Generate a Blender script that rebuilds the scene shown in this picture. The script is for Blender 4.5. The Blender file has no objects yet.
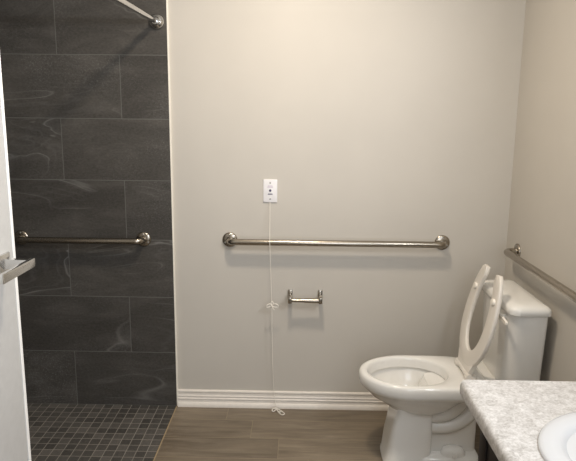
import bpy, bmesh, math, random
from mathutils import Vector, Matrix
random.seed(4)
PI = math.pi
S = bpy.context.scene
COL = S.collection

# ------------------------------------------------------------------ materials
def lin(r, g, b):
    def f(c):
        c /= 255.0
        return c / 12.92 if c <= 0.04045 else ((c + 0.055) / 1.055) ** 2.4
    return (f(r), f(g), f(b), 1.0)

def mat(name, col, rough=0.5, metal=0.0, spec=0.5, coat=0.0):
    m = bpy.data.materials.new(name); m.use_nodes = True
    b = m.node_tree.nodes['Principled BSDF']
    b.inputs['Base Color'].default_value = col
    b.inputs['Roughness'].default_value = rough
    b.inputs['Metallic'].default_value = metal
    b.inputs['Specular IOR Level'].default_value = spec
    b.inputs['Coat Weight'].default_value = coat
    b.inputs['Coat Roughness'].default_value = 0.08
    return m, m.node_tree, b

def nd(nt, typ, **kw):
    n = nt.nodes.new(typ)
    for k, v in kw.items():
        if k in n.inputs.keys(): n.inputs[k].default_value = v
        else: setattr(n, k, v)
    return n

def ramp(nt, fac, stops):
    r = nt.nodes.new('ShaderNodeValToRGB')
    el = r.color_ramp.elements
    while len(el) < len(stops): el.new(0.5)
    for e, (p, c) in zip(el, stops):
        e.position = p; e.color = c
    nt.links.new(fac, r.inputs['Fac'])
    return r.outputs['Color']

def noise(nt, vec, scale, detail=4, rough=0.55, dist=0.0, w=None):
    n = nt.nodes.new('ShaderNodeTexNoise')
    n.inputs['Scale'].default_value = scale; n.inputs['Detail'].default_value = detail
    n.inputs['Roughness'].default_value = rough; n.inputs['Distortion'].default_value = dist
    if w is not None:
        n.noise_dimensions = '4D'; nt.links.new(w, n.inputs['W'])
    nt.links.new(vec, n.inputs['Vector'])
    return n.outputs['Fac']

def math_(nt, op, a, b=None, c=None):
    n = nt.nodes.new('ShaderNodeMath'); n.operation = op
    for i, v in enumerate((a, b, c)):
        if v is None: continue
        if isinstance(v, (int, float)): n.inputs[i].default_value = v
        else: nt.links.new(v, n.inputs[i])
    return n.outputs[0]

def mix(nt, fac, a, b, blend='MIX'):
    n = nt.nodes.new('ShaderNodeMix'); n.data_type = 'RGBA'; n.blend_type = blend
    for sock, v in ((n.inputs[0], fac), (n.inputs[6], a), (n.inputs[7], b)):
        if isinstance(v, (int, float)): sock.default_value = v
        elif isinstance(v, tuple): sock.default_value = v
        else: nt.links.new(v, sock)
    return n.outputs[2]

def bump(nt, b, h, strength, dist=0.002):
    n = nt.nodes.new('ShaderNodeBump'); n.inputs['Strength'].default_value = strength
    n.inputs['Distance'].default_value = dist
    nt.links.new(h, n.inputs['Height']); nt.links.new(n.outputs['Normal'], b.inputs['Normal'])

def world_pos(nt):
    g = nt.nodes.new('ShaderNodeNewGeometry'); return g.outputs['Position']

def comb(nt, x, y, z=0.0):
    n = nt.nodes.new('ShaderNodeCombineXYZ')
    for i, v in enumerate((x, y, z)):
        if isinstance(v, (int, float)): n.inputs[i].default_value = v
        else: nt.links.new(v, n.inputs[i])
    return n.outputs[0]

def sep(nt, v):
    n = nt.nodes.new('ShaderNodeSeparateXYZ'); nt.links.new(v, n.inputs[0]); return n.outputs

def brick(nt, vec, w, h, mortar, offset=0.5):
    n = nt.nodes.new('ShaderNodeTexBrick')
    n.offset = offset; n.squash = 1.0
    n.inputs['Color1'].default_value = (0, 0, 0, 1); n.inputs['Color2'].default_value = (1, 1, 1, 1)
    n.inputs['Scale'].default_value = 1.0; n.inputs['Mortar Size'].default_value = mortar
    n.inputs['Mortar Smooth'].default_value = 0.1; n.inputs['Bias'].default_value = 0.0
    n.inputs['Brick Width'].default_value = w; n.inputs['Row Height'].default_value = h
    nt.links.new(vec, n.inputs['Vector'])
    return n.outputs['Color'], n.outputs['Fac']

# painted wall with fine roller stipple
def paint(name, col):
    m, nt, b = mat(name, col, 0.45, spec=0.35)
    p = world_pos(nt)
    f = noise(nt, p, 130, 3)
    bump(nt, b, f, 0.10, 0.001)
    c = noise(nt, p, 2.2, 3)
    k = ramp(nt, c, [(0.3, (col[0]*.97, col[1]*.97, col[2]*.97, 1)), (0.7, (col[0]*1.02, col[1]*1.02, col[2]*1.02, 1))])
    nt.links.new(k, b.inputs['Base Color'])
    return m
M = {}
M['paint'] = paint('greige_wall_paint', lin(203, 197.5, 188.5))
M['ceiling'] = paint('ceiling_white', lin(232, 229, 222))

# charcoal porcelain slabs with clouding and pale veins
def slate(name, axis):
    m, nt, b = mat(name, (0.03, 0.03, 0.03, 1), 0.5, spec=0.35)
    p = world_pos(nt); s = sep(nt, p)
    u = math_(nt, 'ADD', s[0] if axis == 'x' else s[1], 0.235)
    v = s[2]
    vec = comb(nt, u, v)
    c, f = brick(nt, vec, 0.61, 0.305, 0.0017)
    rnd = math_(nt, 'MULTIPLY', sep(nt, c)[0], 9.0)
    st = comb(nt, math_(nt, 'MULTIPLY', u, 1.0), math_(nt, 'MULTIPLY', v, 3.0))
    cl = noise(nt, st, 2.0, 8, 0.65, 0.9, rnd)
    base = ramp(nt, cl, [(0.30, lin(53, 50, 47)), (0.5, lin(71, 68, 64)), (0.72, lin(104, 100, 95))])
    fine = noise(nt, comb(nt, u, math_(nt, 'MULTIPLY', v, 1.6)), 70, 5, 0.75)
    base = mix(nt, 0.45, base, ramp(nt, fine, [(0.3, lin(48, 46, 43)), (0.7, lin(98, 94, 89))]))
    # chalky patches of speckle, flowing pale bands and a few thin veins
    patch = ramp(nt, noise(nt, vec, 1.9, 2, 0.5, 0.3, rnd), [(0.5, (0, 0, 0, 1)), (0.66, (1, 1, 1, 1))])
    spk = ramp(nt, noise(nt, vec, 110, 3, 0.8), [(0.52, (0, 0, 0, 1)), (0.66, (1, 1, 1, 1))])
    base = mix(nt, math_(nt, 'MULTIPLY', math_(nt, 'MULTIPLY', patch, spk), 0.30), base, lin(150, 149, 147))
    vn = noise(nt, st, 1.0, 3, 0.5, 1.0, rnd)
    gate = ramp(nt, noise(nt, vec, 1.8, 2, 0.5, 0, math_(nt, 'ADD', rnd, 5.3)), [(0.48, (0, 0, 0, 1)), (0.62, (1, 1, 1, 1))])
    bands = math_(nt, 'ABSOLUTE', math_(nt, 'SINE', math_(nt, 'MULTIPLY', vn, 46.0)))
    bm_ = ramp(nt, bands, [(0.0, (1, 1, 1, 1)), (0.5, (0, 0, 0, 1))])
    base = mix(nt, math_(nt, 'MULTIPLY', math_(nt, 'MULTIPLY', bm_, gate), 0.14), base, lin(132, 131, 129))
    dv = math_(nt, 'ABSOLUTE', math_(nt, 'SUBTRACT', vn, 0.53))
    vm = ramp(nt, dv, [(0.0, (1, 1, 1, 1)), (0.010, (0, 0, 0, 1))])
    base = mix(nt, math_(nt, 'MULTIPLY', math_(nt, 'MULTIPLY', vm, gate), 0.4), base, lin(160, 158, 154))
    tone = ramp(nt, sep(nt, c)[0], [(0.0, (0.84, 0.84, 0.84, 1)), (1.0, (1.1, 1.1, 1.1, 1))])
    base = mix(nt, 1.0, base, tone, 'MULTIPLY')
    out = mix(nt, f, base, lin(108, 107, 103))
    nt.links.new(out, b.inputs['Base Color'])
    h = math_(nt, 'SUBTRACT', math_(nt, 'MULTIPLY', fine, 0.25), f)
    bump(nt, b, h, 0.25, 0.0015)
    return m
M['slate_x'] = slate('charcoal_slab_tile', 'x')
M['slate_y'] = slate('charcoal_slab_tile_return', 'y')

# two inch mosaic
m, nt, b = mat('charcoal_mosaic', (0.03, 0.03, 0.03, 1), 0.5)
p = world_pos(nt); s = sep(nt, p)
vec = comb(nt, math_(nt, 'ADD', s[0], 0.0492), math_(nt, 'ADD', s[1], 0.0505 * 4 + 0.0027))
c, f = brick(nt, vec, 0.0490, 0.0512, 0.0016, 0.0)
rnd = sep(nt, c)[0]
sp = noise(nt, p, 90, 4, 0.7)
base = ramp(nt, rnd, [(0.0, lin(62, 60, 57)), (0.6, lin(82, 79, 75)), (1.0, lin(102, 98, 93))])
base = mix(nt, 0.3, base, ramp(nt, sp, [(0.3, lin(54, 52, 50)), (0.7, lin(104, 101, 96))]))
nt.links.new(mix(nt, f, base, lin(146, 141, 132)), b.inputs['Base Color'])
bump(nt, b, math_(nt, 'SUBTRACT', 1.0, f), 0.35, 0.0012)
M['mosaic'] = m

# wood-look plank tile, every row stepped sideways
m, nt, b = mat('plank_tile', (0.1, 0.07, 0.05, 1), 0.42, spec=0.45)
p = world_pos(nt); s = sep(nt, p)
yy = math_(nt, 'ADD', s[1], 0.152 + 0.174 * 30)
row = math_(nt, 'FLOOR', math_(nt, 'DIVIDE', yy, 0.174))
xx = math_(nt, 'ADD', math_(nt, 'ADD', s[0], math_(nt, 'MULTIPLY', row, 0.14)), 0.0)
xx = math_(nt, 'ADD', xx, 1.2 * 4 - 0.283 - 0.14 * 30)
vec = comb(nt, xx, yy)
c, f = brick(nt, vec, 1.2, 0.174, 0.0012, 0.0)
rnd = math_(nt, 'MULTIPLY', sep(nt, c)[0], 13.0)
gr = comb(nt, math_(nt, 'MULTIPLY', xx, 2.2), math_(nt, 'MULTIPLY', yy, 26.0))
g1 = noise(nt, gr, 1.0, 8, 0.68, 1.2, rnd)
g2 = noise(nt, comb(nt, math_(nt, 'MULTIPLY', xx, 1.5), math_(nt, 'MULTIPLY', yy, 5.0)), 1.4, 5, 0.6, 0.5, rnd)
base = ramp(nt, g1, [(0.25, lin(78, 68, 56)), (0.5, lin(120, 108, 92)), (0.75, lin(158, 146, 128))])
base = mix(nt, 0.4, base, ramp(nt, g2, [(0.3, lin(90, 78, 64)), (0.7, lin(156, 142, 122))]))
tone = ramp(nt, sep(nt, c)[0], [(0.0, (0.88, 0.88, 0.88, 1)), (1.0, (1.1, 1.1, 1.1, 1))])
base = mix(nt, 1.0, base, tone, 'MULTIPLY')
nt.links.new(mix(nt, f, base, lin(150, 136, 112)), b.inputs['Base Color'])
bump(nt, b, math_(nt, 'SUBTRACT', math_(nt, 'MULTIPLY', g1, 0.4), f), 0.2, 0.001)
M['plank'] = m

def simple(key, col, rough, metal=0.0, spec=0.5, coat=0.0, nscale=40, namt=0.03):
    m, nt, b = mat(key, col, rough, metal, spec, coat)
    f = noise(nt, world_pos(nt), nscale, 3)
    a = tuple(min(1, c * (1 - namt)) for c in col[:3]) + (1,)
    d = tuple(min(1, c * (1 + namt)) for c in col[:3]) + (1,)
    nt.links.new(ramp(nt, f, [(0.3, a), (0.7, d)]), b.inputs['Base Color'])
    M[key] = m
    return m
simple('trim_white', lin(236, 229, 220), 0.35)
simple('tile_edge', lin(246, 240, 228), 0.35)
simple('floor_edge', lin(168, 148, 116), 0.4)
simple('door_white', lin(190, 189, 187), 0.4)
simple('door_band', lin(248, 247, 244), 0.3)
simple('groove', lin(70, 64, 58), 0.7)
simple('china', lin(236, 234, 229), 0.12, spec=0.5, coat=0.3, nscale=3, namt=0.01)
simple('china_sink', lin(200, 202, 205), 0.12, coat=0.3, nscale=3, namt=0.01)
simple('seat_plastic', lin(230, 224, 215), 0.28, nscale=3, namt=0.01)
simple('bumper', lin(240, 234, 224), 0.5)
simple('water', lin(205, 208, 208), 0.03, spec=0.6)
simple('espresso', lin(27, 20, 18), 0.5, spec=0.25, nscale=20, namt=0.25)
simple('plate_white', lin(240, 238, 240), 0.35)
simple('ink', lin(72, 66, 98), 0.5)
simple('ink_pale', lin(196, 180, 200), 0.5)
simple('cord_white', lin(238, 232, 222), 0.7)
simple('dark_gap', lin(30, 28, 26), 0.7)
simple('chrome', lin(214, 213, 212), 0.12, 1.0)
simple('satin_chrome', lin(224, 223, 221), 0.22, 1.0)
simple('screw', lin(170, 168, 165), 0.3, 1.0)
# brushed stainless
m, nt, b = mat('brushed_nickel', lin(170, 162, 150), 0.23, 1.0)
f = noise(nt, world_pos(nt), 260, 3)
nt.links.new(ramp(nt, f, [(0.3, lin(150, 142, 130)), (0.7, lin(180, 172, 160))]), b.inputs['Base Color'])
M['nickel'] = m
# laminate with pale crystal flecks
m, nt, b = mat('fleck_laminate', lin(205, 200, 194), 0.33)
p = world_pos(nt)
n1 = noise(nt, p, 55, 5, 0.7, 1.5)
n2 = noise(nt, p, 150, 3, 0.6, 0.5)
base = ramp(nt, n1, [(0.32, lin(140, 136, 132)), (0.46, lin(176, 173, 170)), (0.62, lin(204, 202, 201)), (0.75, lin(166, 162, 157))])
base = mix(nt, 0.35, base, ramp(nt, n2, [(0.35, lin(150, 146, 140)), (0.6, lin(222, 221, 220))]))
vor = nt.nodes.new('ShaderNodeTexVoronoi'); vor.inputs['Scale'].default_value = 42
nt.links.new(p, vor.inputs['Vector'])
base = mix(nt, 0.14, base, ramp(nt, sep(nt, vor.outputs['Color'])[0], [(0.2, lin(130, 126, 120)), (0.8, lin(232, 231, 230))]))
nt.links.new(base, b.inputs['Base Color'])
M['laminate'] = m

# ------------------------------------------------------------------ mesh helpers
def smooth_angle(me, deg=40):
    for pl in me.polygons: pl.use_smooth = True
    try: me.set_sharp_from_angle(angle=math.radians(deg))
    except Exception: pass

def obj(name, bm, material, parent=None, origin=None, sm=40):
    """one mesh object; vertices are given in world coordinates"""
    bmesh.ops.recalc_face_normals(bm, faces=bm.faces)
    if parent is not None:
        o0 = Vector((0, 0, 0)); q = parent
        while q is not None: o0 += q.location; q = q.parent
        org = Vector(origin) if origin is not None else o0.copy()
        loc = org - o0
    else:
        org = Vector(origin) if origin is not None else Vector((0, 0, 0)); loc = org
    bmesh.ops.translate(bm, verts=bm.verts, vec=-org)
    me = bpy.data.meshes.new(name); bm.to_mesh(me); bm.free()
    if sm: smooth_angle(me, sm)
    o = bpy.data.objects.new(name, me); COL.objects.link(o)
    o.location = loc
    if parent is not None: o.parent = parent
    me.materials.append(M[material])
    return o

def tag(o, label, cat, group=None):
    o['label'] = label; o['category'] = cat
    if group: o['group'] = group
    return o

def thing(name, label, cat, loc, group=None):
    o = bpy.data.objects.new(name, None); COL.objects.link(o)
    o.location = loc; o.empty_display_size = 0.05
    return tag(o, label, cat, group)

def struct(name, bm, material, sm=0, parent=None):
    o = obj(name, bm, material, parent, sm=sm)
    if parent is None: o['kind'] = 'structure'
    return o

def box(bm, lo, hi, bev=0.0, seg=2):
    x0, y0, z0 = lo; x1, y1, z1 = hi
    vs = [bm.verts.new(c) for c in ((x0,y0,z0),(x1,y0,z0),(x1,y1,z0),(x0,y1,z0),(x0,y0,z1),(x1,y0,z1),(x1,y1,z1),(x0,y1,z1))]
    fs = [bm.faces.new([vs[i] for i in q]) for q in ((0,3,2,1),(4,5,6,7),(0,1,5,4),(1,2,6,5),(2,3,7,6),(3,0,4,7))]
    if bev:
        es = list({e for f in fs for e in f.edges})
        bmesh.ops.bevel(bm, geom=es, offset=bev, segments=seg, profile=0.5, affect='EDGES')
    return bm

def loft(bm, rings, cap0=True, cap1=True):
    R = [[bm.verts.new(c) for c in r] for r in rings]
    n = len(R[0])
    for a, b2 in zip(R[:-1], R[1:]):
        for i in range(n):
            j = (i + 1) % n
            bm.faces.new((a[i], a[j], b2[j], b2[i]))
    if cap0: bm.faces.new(R[0][::-1])
    if cap1: bm.faces.new(R[-1])
    return R

def tube(bm, pts, rad, n=14, cap=True, squash=None):
    pts = [Vector(q) for q in pts]
    rings = []; up = None
    for i, q in enumerate(pts):
        t = (pts[min(i+1, len(pts)-1)] - pts[max(i-1, 0)]).normalized()
        if up is None:
            up = t.orthogonal().normalized()
        up = (up - t * up.dot(t)).normalized()
        sd = t.cross(up)
        r = rad(i / (len(pts)-1)) if callable(rad) else rad
        rings.append([tuple(q + (up * math.cos(2*PI*k/n) + sd * math.sin(2*PI*k/n)) * r) for k in range(n)])
    loft(bm, rings, cap, cap)

def arc_path(pts, radius, seg=8):
    """polyline with its inner corners rounded"""
    pts = [Vector(q) for q in pts]; out = [pts[0]]
    for a, c, d in zip(pts[:-2], pts[1:-1], pts[2:]):
        u = (a - c).normalized(); w = (d - c).normalized()
        p0 = c + u * radius; p1 = c + w * radius
        for k in range(seg + 1):
            t = k / seg
            out.append(p0 * (1-t)**2 + c * 2*t*(1-t) + p1 * t*t)
    out.append(pts[-1]); return out

def spline(pts, n=8):
    pts = [Vector(q) for q in pts]; P = [pts[0]] + pts + [pts[-1]]; out = []
    for i in range(1, len(P) - 2):
        for k in range(n):
            t = k / n; a, b2, c, d = P[i-1:i+3]
            out.append(0.5 * ((2*b2) + (c-a)*t + (2*a-5*b2+4*c-d)*t*t + (-a+3*b2-3*c+d)*t**3))
    out.append(pts[-1]); return out

def lathe(bm, prof, c, axis, n=28):
    """prof: list of (radius, distance along axis) starting and ending anywhere"""
    c = Vector(c); ax = Vector(axis).normalized(); u = ax.orthogonal().normalized(); w = ax.cross(u)
    loft(bm, [[tuple(c + ax*h + (u*math.cos(2*PI*k/n) + w*math.sin(2*PI*k/n))*max(r, 1e-4)) for k in range(n)] for r, h in prof])

def B(): return bmesh.new()

# ------------------------------------------------------------------ room
XL, XR, YF, H = -0.95, 1.706, -3.75, 2.60
struct('floor', box(B(), (0.0025, YF, -0.1), (XR + 0.1, 0.1, 0.0)), 'plank')
struct('floor_shower', box(B(), (XL - 0.1, -1.2, -0.1), (-0.0025, 0.1, 0.0)), 'mosaic')
struct('floor_entry', box(B(), (XL - 0.1, YF, -0.1), (0.0025, -1.2, 0.0)), 'plank')
struct('wall_back', box(B(), (XL - 0.1, 0.0, 0.0), (XR + 0.1, 0.1, H)), 'paint')
struct('wall_right', box(B(), (XR, YF, 0.0), (XR + 0.1, 0.0, H)), 'paint')
struct('wall_left', box(B(), (XL - 0.1, YF, 0.0), (XL, 0.0, H)), 'paint')
struct('wall_front', box(B(), (XL - 0.1, YF - 0.1, 0.0), (XR + 0.1, YF, H)), 'paint')
struct('ceiling', box(B(), (XL - 0.1, YF - 0.1, H), (XR + 0.1, 0.1, H + 0.1)), 'ceiling')
struct('wall_shower', box(B(), (XL, -0.010, 0.0), (0.0, 0.0, H)), 'slate_x')
struct('wall_shower_return', box(B(), (XL, -1.2, 0.0), (XL + 0.010, -0.010, H)), 'slate_y')
struct('trim_1', box(B(), (0.0, -0.0115, 0.0), (0.0075, 0.0, H), 0.001), 'tile_edge')
struct('trim_2', box(B(), (-0.0025, -1.2, -0.02), (0.0025, -0.0115, 0.0012)), 'floor_edge')

def skirting(name, along):
    prof = [(0, 0), (0.022, 0), (0.022, 0.008), (0.0195, 0.017), (0.0145, 0.0245), (0.0125, 0.026), (0.0105, 0.036), (0.0105, 0.040),
            (0.0140, 0.0435), (0.0130, 0.047), (0.0095, 0.051), (0.0095, 0.055), (0.0125, 0.058), (0.0115, 0.062), (0.0085, 0.066), (0.0080, 0.078), (0.0110, 0.083), (0.0100, 0.089), (0.0040, 0.093), (0, 0.093)]
    bm = B()
    if along == 'x':
        rr = [[(x, -d, z) for d, z in prof] for x in (0.0075, XR)]
    else:
        rr = [[(XR - d, y, z) for d, z in prof] for y in (-0.017, -1.47)]
    loft(bm, rr)
    return struct(name, bm, 'trim_white', 25)
skirting('baseboard_back', 'x')
skirting('baseboard_right', 'y')

# ------------------------------------------------------------------ open door on the left
DX, DY = -0.190, -1.300
d = B(); box(d, (DX - 0.035, DY - 0.91, 0.012), (DX, DY - 0.0175, 2.04), 0.0015, 1)
door = struct('door_1', d, 'door_white')
struct('door_edge_band', box(B(), (DX - 0.036, DY - 0.015, 0.012), (DX + 0.0012, DY, 2.04), 0.001, 1), 'door_band', parent=door)
struct('door_seam', box(B(), (DX - 0.033, DY - 0.019, 0.012), (DX - 0.003, DY - 0.013, 2.04)), 'groove', parent=door)
HZ = 1.128
hb = B(); box(hb, (DX, DY - 0.110, HZ - 0.030), (DX + 0.009, DY - 0.050, HZ + 0.030), 0.002)
hnd = obj('door_handle', hb, 'satin_chrome', door, (DX, DY - 0.07, HZ))
lb = B()
loft(lb, [[(x, DY - 0.075 + sy * h, HZ + 0.002 + sz * v) for sy, sz in ((-1,-1),(1,-1),(1,1),(-1,1))]
          for x, h, v in ((DX + 0.008, 0.014, 0.016), (DX + 0.030, 0.010, 0.012), (DX + 0.082, 0.008, 0.011))])
box(lb, (DX + 0.072, DY - 0.245, HZ - 0.011), (DX + 0.084, DY - 0.058, HZ + 0.015), 0.0015)
obj('lever', lb, 'satin_chrome', hnd, sm=30)

# ------------------------------------------------------------------ grab bars
def grab_bar(label, a, b2, nrm, group='stainless grab bars'):
    a, b2, nrm = Vector(a), Vector(b2), Vector(nrm)
    t = thing('grab_bar', label, 'grab bar', a, group)
    bm = B(); r = 0.0160; off = 0.060
    d = (b2 - a).normalized()
    tube(bm, arc_path([a + nrm*0.004, a + nrm*off, b2 + nrm*off, b2 + nrm*0.004], 0.036, 10), r, 20)
    obj('rail', bm, 'nickel', t)
    for c in (a, b2):
        fb = B()
        lathe(fb, [(0.0385, 0.0005), (0.0385, 0.004), (0.0365, 0.0075), (0.030, 0.010), (0.0185, 0.0115), (0.017, 0.015), (0.0, 0.015)], c, nrm)
        fl = obj('flange', fb, 'nickel', t, c)
        up = Vector((0, 0, 1)); sd = nrm.cross(up)
        for ang in (90, 210, 330):
            q = c + (up*math.sin(math.radians(ang)) + sd*math.cos(math.radians(ang))) * 0.0275
            sb = B(); lathe(sb, [(0.0045, 0.0085), (0.0045, 0.0115), (0.003, 0.0128), (0.0, 0.0130)], q, nrm, 10)
            obj('screw', sb, 'screw', fl, q)
    return t
grab_bar('long brushed steel grab bar on the beige back wall, cord hanging over it', (0.294, 0, 0.921), (1.378, 0, 0.921), (0, -1, 0))
grab_bar('short brushed steel grab bar on the charcoal shower tile', (-0.780, -0.010, 0.919), (-0.148, -0.010, 0.919), (0, -1, 0))
grab_bar('brushed steel grab bar on the right wall above the toilet tank', (XR, -0.160, 0.915), (XR, -1.240, 0.915), (-1, 0, 0))

# ------------------------------------------------------------------ toilet paper holder
t = thing('toilet_paper_holder', 'empty brushed nickel toilet paper holder on wall left of the toilet', 'toilet paper holder', (0.684, 0, 0.645))
for x in (0.606, 0.762):
    bm = B(); box(bm, (x - 0.012, -0.006, 0.610), (x + 0.012, 0.001, 0.660), 0.0015)
    box(bm, (x - 0.0095, -0.080, 0.608), (x + 0.0095, -0.004, 0.640), 0.002)
    obj('post', bm, 'nickel', t, (x, 0, 0.645), 30)
bm = B(); lathe(bm, [(0.0, 0.0), (0.0105, 0.0), (0.0105, 0.070), (0.0125, 0.071), (0.0125, 0.148), (0.0, 0.148)], (0.610, -0.066, 0.622), (1, 0, 0), 18)
obj('roller', bm, 'nickel', t, (0.684, -0.066, 0.622), 30)

# ------------------------------------------------------------------ emergency pull station and its cord
t = thing('pull_station', 'white emergency call plate with a thin cord hanging to the floor', 'call switch', (0.500, 0, 1.175))
bm = B(); box(bm, (0.4645, -0.0065, 1.117), (0.5355, 0.0, 1.233), 0.003, 3); obj('cover_plate', bm, 'plate_white', t)
for z in (1.216, 1.134):
    bm = B(); lathe(bm, [(0.0042, 0.006), (0.0042, 0.0075), (0.003, 0.0083), (0.0, 0.0084)], (0.500, 0, z), (0, -1, 0), 12)
    obj('screw', bm, 'screw', t, (0.5, -0.006, z))
bm = B(); lathe(bm, [(0.0062, 0.006), (0.0062, 0.0078), (0.0045, 0.0092), (0.0, 0.0096)], (0.500, 0, 1.1775), (0, -1, 0), 14)
obj('indicator_lamp', bm, 'ink', t, (0.5, -0.006, 1.1775))
bm = B(); box(bm, (0.488, -0.0082, 1.1570), (0.512, -0.006, 1.1615), 0.0008, 1); obj('slot_lever', bm, 'ink', t)
bm = B()
for i in range(9):
    box(bm, (0.4855 + i*0.0033, -0.0068, 1.1925), (0.4880 + i*0.0033, -0.0062, 1.1965))
for i in range(7):
    box(bm, (0.4885 + i*0.0033, -0.0068, 1.1985), (0.4910 + i*0.0033, -0.0062, 1.2020))
obj('printed_lines', bm, 'ink_pale', t, sm=0)

cx = 0.505
path = spline([(0.4995, -0.010, 1.1195), (0.4995, -0.018, 1.108), (0.5005, -0.046, 1.02), (0.502, -0.0795, 0.935), (0.503, -0.0785, 0.900),
               (0.508, -0.070, 0.75), (0.513, -0.064, 0.600), (0.515, -0.062, 0.45), (0.520, -0.058, 0.25), (0.528, -0.052, 0.10), (0.537, -0.049, 0.016)], 8)
bm = B(); tube(bm, path, 0.0016, 6); cord = obj('pull_cord', bm, 'cord_white', t, (0.4995, -0.010, 1.1195))
def loop(bm, c, pts, r=0.0024): tube(bm, spline([Vector(c) + Vector(q) for q in pts], 6), r*1.2, 7)
bm = B(); c = (0.513, -0.064, 0.590)
loop(bm, c, [(0, 0, 0), (0.012, -0.006, 0.012), (0.028, -0.008, 0.010), (0.034, -0.004, -0.002), (0.018, -0.002, -0.006), (0, 0, 0)])
loop(bm, c, [(0, 0, 0), (-0.008, -0.006, 0.012), (-0.022, -0.008, 0.007), (-0.026, -0.004, -0.006), (-0.012, -0.002, -0.005), (0, 0, 0)])
loop(bm, c, [(0, -0.002, 0.004), (-0.004, -0.004, 0.016), (0.003, -0.005, 0.024), (0.007, -0.004, 0.012), (0, -0.002, 0.002)])
loop(bm, c, [(0.002, -0.002, 0), (0.008, -0.007, -0.012), (0.014, -0.006, -0.020)], 0.0017)
lathe(bm, [(0.0, -0.007), (0.005, -0.005), (0.0065, 0.0), (0.005, 0.005), (0.0, 0.007)], c, (0, 0, 1), 10)
obj('bow_knot', bm, 'cord_white', cord, c, 60)
bm = B(); c = (0.537, -0.049, 0.0145)
lathe(bm, [(0.0, -0.007), (0.006, -0.005), (0.0075, 0.0), (0.006, 0.005), (0.0, 0.007)], c, (0, 0, 1), 10)
loop(bm, c, [(0, 0, 0), (0.018, -0.004, -0.004), (0.040, -0.018, -0.0115), (0.047, -0.034, -0.0118), (0.036, -0.044, -0.0118), (0.022, -0.030, -0.0115), (0.010, -0.010, -0.008), (0, 0, 0)], 0.0024)
loop(bm, c, [(0, 0, 0), (-0.012, -0.004, 0.003), (-0.020, -0.010, -0.004), (-0.012, -0.012, -0.010), (0, -0.004, -0.004)], 0.0024)
loop(bm, c, [(0, 0, 0), (0.012, -0.012, -0.008), (0.026, -0.014, -0.0115), (0.030, -0.004, -0.0118)], 0.002)
obj('end_knot', bm, 'cord_white', cord, c, 60)

# ------------------------------------------------------------------ shower curtain rod
RZ = 1.985
t = thing('shower_rod', 'chrome shower curtain rod flanged to the charcoal tile at top left', 'shower rod', (-0.047, -0.010, RZ))
bm = B(); tube(bm, arc_path([(-0.047, -0.012, RZ), (-0.082, -1.17, RZ), (XL + 0.012, -1.17, RZ)], 0.16, 12), 0.0125, 18); obj('rod', bm, 'chrome', t)
for c, n in (((-0.047, -0.010, RZ), (0, -1, 0)), ((XL + 0.010, -1.17, RZ), (1, 0, 0))):
    bm = B(); lathe(bm, [(0.0, -0.001), (0.036, -0.001), (0.036, 0.006), (0.034, 0.012), (0.027, 0.018), (0.020, 0.022), (0.0185, 0.034), (0.0165, 0.038), (0.0, 0.038)], c, n)
    obj('flange', bm, 'chrome', t, c)

# ------------------------------------------------------------------ toilet
TY = -0.447
toilet = thing('toilet', 'white two-piece toilet with its open-front seat raised, beside the right wall', 'toilet', (1.25, TY, 0))
N = 56
def egg(xf, xb, hw, z, pf=2.0, pb=3.2, n=N, split=0.52):
    xc = xf + (xb - xf) * split
    out = []
    for k in range(n):
        th = 2*PI*k/n; c, s = math.cos(th), math.sin(th)
        if c < 0: e = 2.0/pf; ax = xc - xf
        else:     e = 2.0/pb; ax = xb - xc
        x = xc + ax * math.copysign(abs(c)**e, c)
        y = TY + hw * math.copysign(abs(s)**e, s)
        out.append((x, y, z))
    return out
bm = B()
rings = [egg(1.150, 1.245, 0.040, 0.218, 2, 2), egg(1.120, 1.265, 0.060, 0.228, 2, 2), egg(1.062, 1.292, 0.104, 0.265, 2, 2),
         egg(1.008, 1.318, 0.135, 0.312, 2, 2), egg(0.976, 1.332, 0.154, 0.355, 2, 2),
         egg(0.972, 1.336, 0.158, 0.366, 2, 2), egg(0.974, 1.334, 0.157, 0.371, 2, 2), egg(0.982, 1.328, 0.1475, 0.3735, 2, 2),
         egg(0.979, 1.330, 0.149, 0.385, 2, 2), egg(0.975, 1.333, 0.151, 0.405, 2, 2), egg(0.972, 1.335, 0.153, 0.4135, 2, 2), egg(0.967, 1.340, 0.157, 0.4185, 2, 2.05),
         egg(0.957, 1.38, 0.165, 0.4205, 2, 2.4),
egg(0.946, 1.474, 0.176, 0.420, 2, 4.5, split=.44), egg(0.939, 1.484, 0.183, 0.416, 2, 5, split=.42), egg(0.935, 1.489, 0.187, 0.408, 2, 5, split=.42),
         egg(0.934, 1.490, 0.188, 0.395, 2, 5, split=.42), egg(0.936, 1.490, 0.188, 0.376, 2, 5, split=.42), egg(0.941, 1.488, 0.184, 0.364, 2, 5, split=.42), egg(0.952, 1.470, 0.173, 0.352, 2, 4.5, split=.43),
         egg(0.968, 1.43, 0.158, 0.335, 2, 3), egg(0.990, 1.405, 0.145, 0.312, 2, 2.6), egg(1.018, 1.385, 0.136, 0.296, 2, 2.4), egg(1.050, 1.365, 0.128, 0.279, 2, 2.3),
         egg(1.082, 1.345, 0.119, 0.266, 2, 2.2), egg(1.115, 1.32, 0.105, 0.257, 2, 2), egg(1.16, 1.28, 0.07, 0.252, 2, 2)]
# the inner cavity and the outside form one closed china shell
loft(bm, rings)
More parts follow.
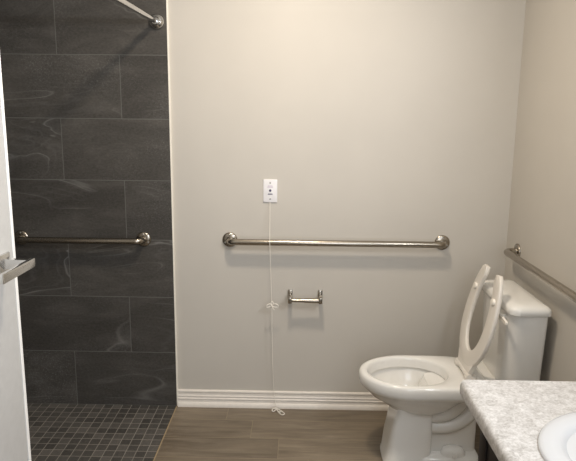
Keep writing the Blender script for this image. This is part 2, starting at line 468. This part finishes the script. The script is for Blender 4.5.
# front pedestal column
def rr(x0, x1, hw, z, p=4.0, n=40, yc=TY):
    out = []
    for k in range(n):
        th = 2*PI*k/n; c, s = math.cos(th), math.sin(th); e = 2.0/p
        out.append(((x0+x1)/2 + (x1-x0)/2*math.copysign(abs(c)**e, c), yc + hw*math.copysign(abs(s)**e, s), z))
    return out
loft(bm, [rr(1.050, 1.268, 0.114, 0.0), rr(1.050, 1.268, 0.114, 0.010), rr(1.055, 1.266, 0.110, 0.016), rr(1.067, 1.264, 0.107, 0.10, 6), rr(1.084, 1.263, 0.104, 0.19, 6), rr(1.094, 1.263, 0.102, 0.245, 6), rr(1.10, 1.263, 0.102, 0.275, 6)])
# web under the deck, base flange and trapway bulges
loft(bm, [rr(1.20, 1.470, 0.062, 0.0, 6), rr(1.20, 1.470, 0.060, 0.22, 6), rr(1.22, 1.475, 0.075, 0.34, 6), rr(1.24, 1.478, 0.095, 0.37, 6)])
loft(bm, [rr(1.20, 1.480, 0.116, 0.0, 7), rr(1.20, 1.480, 0.116, 0.040, 7), rr(1.20, 1.477, 0.111, 0.050, 7), rr(1.20, 1.470, 0.085, 0.060, 7)])
for sg in (-1, 1):
    loft(bm, [rr(1.300, 1.420, 0.030, 0.03, 2.4, yc=TY + sg*0.078), rr(1.305, 1.415, 0.028, 0.068, 2.4, yc=TY + sg*0.078), rr(1.318, 1.402, 0.021, 0.088, 2.4, yc=TY + sg*0.076), rr(1.34, 1.38, 0.010, 0.096, 2.4, yc=TY + sg*0.074)])
    tube(bm, spline([(1.22, TY + sg*0.045, 0.238), (1.28, TY + sg*0.052, 0.232), (1.34, TY + sg*0.054, 0.250), (1.385, TY + sg*0.052, 0.298), (1.40, TY + sg*0.05, 0.36)], 8), 0.036, 18)
    tube(bm, spline([(1.22, TY + sg*0.045, 0.182), (1.30, TY + sg*0.050, 0.176), (1.37, TY + sg*0.052, 0.192), (1.43, TY + sg*0.050, 0.240), (1.462, TY + sg*0.046, 0.33)], 8), 0.033, 18)
obj('bowl', bm, 'china', toilet, sm=45)
bm = B(); loft(bm, [egg(1.102, 1.272, 0.069, 0.2365, 2, 2), egg(1.102, 1.272, 0.069, 0.2385, 2, 2)]); obj('water', bm, 'water', toilet)
for sg in (-1, 1):
    bm = B(); lathe(bm, [(0.0, 0.0), (0.0155, 0.0), (0.0155, 0.012), (0.012, 0.020), (0.0, 0.023)], (1.362, TY + sg*0.098, 0.053), (0, 0, 1), 18)
    obj('bolt_cap', bm, 'china', toilet, (1.362, TY + sg*0.098, 0.05))
# tank: rounded box with a bowed front face
def tank_ring(xf, xb, hw, z, bow, rad, n=12):
    # outline front-left corner round, bowed front, square back
    out = []
    def corner(cx_, cy_, a0, a1, r):
        for k in range(n + 1):
            a = a0 + (a1 - a0)*k/n
            out.append((cx_ + r*math.cos(a), cy_ + r*math.sin(a)))
    rb = 0.018
    corner(xf + rad, hw - rad, PI/2, PI, rad)
    for k in range(1, 12):
        out.append((xf, (hw - rad)*(1 - 2*k/12)))
    corner(xf + rad, -hw + rad, PI, 1.5*PI, rad)
    corner(xb - rb, -hw + rb, 1.5*PI, 2*PI, rb)
    corner(xb - rb, hw - rb, 0, PI/2, rb)
    res = []
    for x, y in out:
        k = 1 - (y/hw)**2
        wgt = (xb - x)/(xb - xf)
        res.append((x - bow*k*wgt, TY + y, z))
    return res
bm = B()
loft(bm, [tank_ring(1.552, 1.664, 0.170, 0.405, 0.006, 0.05), tank_ring(1.536, 1.672, 0.187, 0.415, 0.008, 0.055), tank_ring(1.532, 1.675, 0.193, 0.45, 0.010, 0.06), tank_ring(1.524, 1.677, 0.214, 0.755, 0.006, 0.060)])
loft(bm, [rr(1.455, 1.675, 0.150, 0.34, 5), rr(1.450, 1.680, 0.160, 0.385, 5), rr(1.450, 1.680, 0.160, 0.416, 5)])
obj('tank', bm, 'china', toilet, sm=50)
bm = B()
loft(bm, [tank_ring(1.519, 1.680, 0.221, 0.7555, 0.005, 0.045), tank_ring(1.515, 1.683, 0.2255, 0.759, 0.005, 0.047), tank_ring(1.514, 1.684, 0.2265, 0.776, 0.005, 0.047),
          tank_ring(1.518, 1.681, 0.2225, 0.786, 0.005, 0.046), tank_ring(1.530, 1.674, 0.211, 0.794, 0.005, 0.042), tank_ring(1.552, 1.658, 0.188, 0.7995, 0.004, 0.035), tank_ring(1.585, 1.640, 0.150, 0.8015, 0.006, 0.025)])
obj('tank_lid', bm, 'china', toilet, sm=50)
bm = B(); lathe(bm, [(0.0, -0.012), (0.012, -0.010), (0.012, 0.010), (0.009, 0.014), (0.0, 0.014)], (1.514, TY - 0.150, 0.732), (-1, 0, 0), 16)
loft(bm, [[(1.500 + dx, y, z + dz) for dx, dz in ((-0.006, -h), (0.004, -h), (0.004, h), (-0.006, h))] for y, z, h in ((TY - 0.140, 0.7335, 0.0075), (TY - 0.175, 0.733, 0.0080), (TY - 0.222, 0.729, 0.0075), (TY - 0.229, 0.728, 0.004))])
obj('flush_lever', bm, 'bumper', toilet, (1.514, TY - 0.15, 0.726))

# raised open-front seat: U-shaped ring, its underside towards the bowl's front
HX, HZt = 1.414, 0.442           # hinge axis
tilt = math.radians(12.3)         # lean back from the vertical
SY = TY - 0.010
def seat_pt(s, y, d):
    # s along the seat from the hinge, y sideways, d thickness (positive towards the underside / room)
    up = Vector((math.sin(tilt), 0, math.cos(tilt))); nr = Vector((-math.cos(tilt), 0, math.sin(tilt)))
    return Vector((HX, SY, HZt)) + up*s + nr*d + Vector((0, y, 0))
def seat_ring():
    bm = B(); sec = []
    n = 60; g = math.radians(27)
    for i in range(n + 1):
        th = g + (2*PI - 2*g)*i/n
        c, s_ = math.cos(th), math.sin(th)
        af = 0.285 if c > 0 else 0.205
        so, yo = 0.226 + af*c, 0.190*math.copysign(abs(s_)**0.92, s_)
        ai = 0.222 if c > 0 else 0.148
        si, yi = 0.236 + ai*c, 0.106*math.copysign(abs(s_)**0.95, s_)
        e = min(i, n - i)/n
        k = min(1.0, math.sqrt(max(0.0, 1 - (1 - min(1, e/0.055))**2)) + 0.10)   # rounded prong tips
        ms, my = (so+si)/2, (yo+yi)/2
        so, yo, si, yi = ms+(so-ms)*k, my+(yo-my)*k, ms+(si-ms)*k, my+(yi-my)*k
        t0, t1 = 0.0, 0.019
        prof = []
        for f, dd in ((0.0, 0.006), (0.02, 0.002), (0.07, 0.0), (0.5, -0.003), (0.93, 0.0), (0.98, 0.002), (1.0, 0.006), (1.0, 0.015), (0.97, 0.018), (0.93, 0.019), (0.5, 0.019), (0.07, 0.019), (0.03, 0.018), (0.0, 0.015)):
            prof.append(tuple(seat_pt(so + (si - so)*f, yo + (yi - yo)*f, dd)))
        sec.append(prof)
    loft(bm, sec)
    # tail that carries the hinge
    loft(bm, [[tuple(seat_pt(s, y, dd)) for y, dd in ((-hw, 0.0), (hw, 0.0), (hw, 0.018), (-hw, 0.018))] for s, hw in ((-0.006, 0.088), (0.02, 0.090), (0.045, 0.108), (0.085, 0.112))])
    return bm
seat = obj('seat', seat_ring(), 'seat_plastic', toilet, tuple(seat_pt(0, 0, 0)), 45)
for s, y in ((0.352, 0.128), (0.352, -0.128)):
    bm = B(); n = 20; rings = []
    for dd, k in ((0.017, 1.0), (0.024, 1.0), (0.027, 0.85), (0.028, 0.4)):
        rings.append([tuple(seat_pt(s + 0.019*k*math.cos(2*PI*q/n)*0.75 , y + 0.021*k*math.sin(2*PI*q/n), dd)) for q in range(n)])
    loft(bm, rings); obj('bumper', bm, 'bumper', seat, tuple(seat_pt(s, y, 0.02)))
bm = B()
tube(bm, [(HX - 0.012, SY - 0.098, 0.438), (HX - 0.012, SY + 0.098, 0.438)], 0.0125, 16)
for sg in (-1, 1):
    box(bm, (HX - 0.028, SY + sg*0.078 - 0.017, 0.4205), (HX + 0.022, SY + sg*0.078 + 0.017, 0.439), 0.004)
obj('hinge', bm, 'seat_plastic', toilet, (HX, SY, 0.43), 45)

toilet.location.x -= 0.006

# ------------------------------------------------------------------ vanity
VY0, VY1 = -1.476, -2.290        # far and near ends of the top
VX = 1.086; CZ = 0.850
t = thing('vanity_cabinet', 'dark espresso vanity cabinet under the speckled countertop', 'cabinet', (1.43, (VY0+VY1)/2, 0))
bm = B()
cx0, cx1, cy0, cy1, ct = 1.170, XR - 0.002, VY1 + 0.015, VY0 - 0.015, CZ - 0.0405
box(bm, (cx0, cy0, 0.10), (cx1, cy1, 0.118))
box(bm, (cx0, cy0, 0.118), (cx1, cy0 + 0.018, ct)); box(bm, (cx0, cy1 - 0.018, 0.118), (cx1, cy1, ct))
box(bm, (cx1 - 0.008, cy0 + 0.018, 0.118), (cx1, cy1 - 0.018, ct))
box(bm, (cx0, cy0 + 0.018, ct - 0.06), (cx0 + 0.018, cy1 - 0.018, ct))
obj('body', bm, 'espresso', t, sm=0)
bm = B(); box(bm, (1.225, VY1 + 0.015, 0.0), (XR - 0.02, VY0 - 0.015, 0.1005)); obj('toe_kick', bm, 'espresso', t, sm=0)
for a, c, kx in ((VY0 - 0.018, (VY0+VY1)/2 + 0.002, -1), ((VY0+VY1)/2 - 0.002, VY1 + 0.018, 1)):
    bm = B(); lo, hi = min(a, c), max(a, c)
    box(bm, (1.151, lo, 0.115), (1.1698, hi, CZ - 0.052), 0.002)
    for y0, y1, z0, z1 in ((lo, lo + 0.055, 0.115, CZ - 0.052), (hi - 0.055, hi, 0.115, CZ - 0.052), (lo, hi, 0.115, 0.17), (lo, hi, CZ - 0.107, CZ - 0.052)):
        box(bm, (1.147, y0, z0), (1.153, y1, z1), 0.0015)
    dr = obj('cabinet_door', bm, 'espresso', t, (1.15, a, 0.4), 30)
    ky = (c - kx*0.0 + (0.03 if c > a else -0.03)*-1)
    bm = B(); lathe(bm, [(0.0, 0.0), (0.006, 0.0), (0.005, 0.012), (0.012, 0.018), (0.012, 0.024), (0.0, 0.027)], (1.147, ky, 0.60), (-1, 0, 0), 16)
    obj('knob', bm, 'nickel', dr, (1.147, ky, 0.60))

# countertop: post-formed front edge, with a round cut-out for the basin
SC = Vector((1.400, -1.870, 0)); SA, SB = 0.232, 0.214
bm = B()
prof = []                        # front edge outline from top to bottom (x, z)
for k in range(7):
    a = PI/2 * k/6; prof.append((VX + 0.014 - 0.014*math.sin(a), CZ - 0.014 + 0.014*math.cos(a)))
prof += [(VX, CZ - 0.030)]
for k in range(1, 5):
    a = PI/2 * k/4; prof.append((VX + 0.008 - 0.008*math.cos(a), CZ - 0.032 - 0.008*math.sin(a)))
def corner_shift(e):             # softened far corner
    return e
nose = [[(x, y, z) for x, z in prof] + [(VX + 0.03, y, CZ - 0.040), (VX + 0.03, y, CZ)] for y in (VY1, VY0 - 0.012)]
last = [(VX + 0.0035 + (x - VX)*0.9, VY0 - 0.0035, z) for x, z in prof] + [(VX + 0.03, VY0 - 0.002, CZ - 0.040), (VX + 0.03, VY0 - 0.002, CZ)]
end = [(VX + 0.012 + (x - VX)*0.5, VY0, CZ - 0.02 + (z - CZ + 0.02)*0.85) for x, z in prof] + [(VX + 0.03, VY0, CZ - 0.038), (VX + 0.03, VY0, CZ - 0.003)]
loft(bm, nose + [last, end])
# flat slab as a ring of quads between the outer rectangle and the oval hole
n = 64
x0, x1, y0, y1 = VX + 0.0299, XR - 0.001, VY1, VY0
def rect_pt(a):
    c, s_ = math.cos(a), math.sin(a)
    tx = ((x1 if c > 0 else x0) - SC.x)/c if abs(c) > 1e-9 else 1e9
    ty = ((y1 if s_ > 0 else y0) - SC.y)/s_ if abs(s_) > 1e-9 else 1e9
    k = min(tx, ty); return (SC.x + c*k, SC.y + s_*k)
angs = sorted(set([2*PI*k/n for k in range(n)] + [math.atan2(yy - SC.y, xx - SC.x) % (2*PI) for xx in (x0, x1) for yy in (y0, y1)]))
rings = []
rings.append([(*rect_pt(a), CZ - 0.040) for a in angs])
rings.append([(rect_pt(a)[0], rect_pt(a)[1], CZ - 0.003) for a in angs])
rings.append([(min(max(rect_pt(a)[0], x0), x1), min(rect_pt(a)[1], y1 - 0.003), CZ) for a in angs])
rings.append([(SC.x + (SA - 0.012)*math.cos(a), SC.y + (SB - 0.012)*math.sin(a), CZ) for a in angs])
rings.append([(SC.x + (SA - 0.012)*math.cos(a), SC.y + (SB - 0.012)*math.sin(a), CZ - 0.040) for a in angs])
R = loft(bm, rings, False, False)
for i in range(len(angs)):
    j = (i+1) % len(angs)
    bm.faces.new((R[-1][i], R[-1][j], R[0][j], R[0][i]))
o = obj('countertop', bm, 'laminate', None, ((VX+XR)/2, (VY0+VY1)/2, CZ), 35)
tag(o, 'pale grey speckled laminate countertop at bottom right', 'countertop')

# drop-in basin
bm = B(); n = 64
def oval(k, z, add=0.0): return [(SC.x + (SA*k + add)*math.cos(2*PI*q/n), SC.y + (SB*k + add)*math.sin(2*PI*q/n), z) for q in range(n)]
loft(bm, [oval(1, CZ + 0.0004, 0.0), oval(1, CZ + 0.0005, 0.007), oval(1, CZ + 0.004, 0.008), oval(1, CZ + 0.009, 0.004), oval(1, CZ + 0.012, -0.004), oval(1, CZ + 0.013, -0.018), oval(1, CZ + 0.0115, -0.034),
          oval(1, CZ + 0.006, -0.046), oval(1, CZ - 0.006, -0.055), oval(0.73, CZ - 0.022), oval(0.70, CZ - 0.05), oval(0.62, CZ - 0.10), oval(0.42, CZ - 0.135), oval(0.12, CZ - 0.145),
          oval(0.12, CZ - 0.153), oval(0.46, CZ - 0.143), oval(0.68, CZ - 0.107), oval(0.80, CZ - 0.05), oval(0.84, CZ - 0.015), oval(0.90, CZ - 0.0002)], True, True)
s_ = thing('sink', 'glossy white round drop-in sink set in the countertop', 'sink', (SC.x, SC.y, CZ))
obj('basin', bm, 'china_sink', s_, sm=60)
bm = B(); lathe(bm, [(0.0, 0.0), (0.026, 0.0), (0.026, 0.002), (0.022, 0.003), (0.0, 0.001)], (SC.x, SC.y, CZ - 0.1455), (0, 0, 1), 24)
obj('drain', bm, 'chrome', s_)

# ------------------------------------------------------------------ light
def area(name, loc, size, watts, col, rot=(0, 0, 0), shape='DISK', size_y=None):
    l = bpy.data.lights.new(name, 'AREA'); l.energy = watts; l.color = col; l.shape = shape; l.size = size
    if size_y: l.size_y = size_y
    o = bpy.data.objects.new(name, l); COL.objects.link(o); o.location = loc; o.rotation_euler = rot
    return o
area('ceiling_lamp', (0.60, -0.96, H - 0.02), 0.20, 21, (1.0, 0.86, 0.69))
area('vanity_lamp', (1.62, -1.87, 1.98), 0.12, 27, (0.90, 0.94, 1.0), (0, math.radians(88), 0), 'RECTANGLE', 0.55)
area('cool_fill', (1.15, -3.6, 1.45), 0.9, 21, (0.84, 0.91, 1.0), (math.radians(90), 0, 0), 'RECTANGLE', 1.8)  # added cool fill behind the camera to lift the back wall; no opening there

w = bpy.data.worlds.new('World'); S.world = w; w.use_nodes = True
w.node_tree.nodes['Background'].inputs[0].default_value = (0.05, 0.05, 0.05, 1)

# ------------------------------------------------------------------ camera
cam = bpy.data.cameras.new('Camera'); co = bpy.data.objects.new('Camera', cam); COL.objects.link(co)
cam.sensor_fit = 'HORIZONTAL'; cam.sensor_width = 36.0; cam.lens = 600.0/576.0*36.0; cam.clip_start = 0.02
yaw, pit, rol = -0.01728, 0.18869, 0.01014
fw = Vector((math.sin(yaw)*math.cos(pit), math.cos(yaw)*math.cos(pit), -math.sin(pit)))
r = Vector((math.cos(yaw), -math.sin(yaw), 0)); u = r.cross(fw)
r2 = r*math.cos(rol) + u*math.sin(rol); u2 = -r*math.sin(rol) + u*math.cos(rol)
mt = Matrix((r2, u2, -fw)).transposed().to_4x4(); mt.translation = Vector((0.6435, -3.010, 1.5473))
co.matrix_world = mt
S.camera = co

S.view_settings.view_transform = 'Standard'; S.view_settings.look = 'None'
S.view_settings.exposure = 0.0; S.view_settings.gamma = 1.0; S.view_settings.use_curve_mapping = False
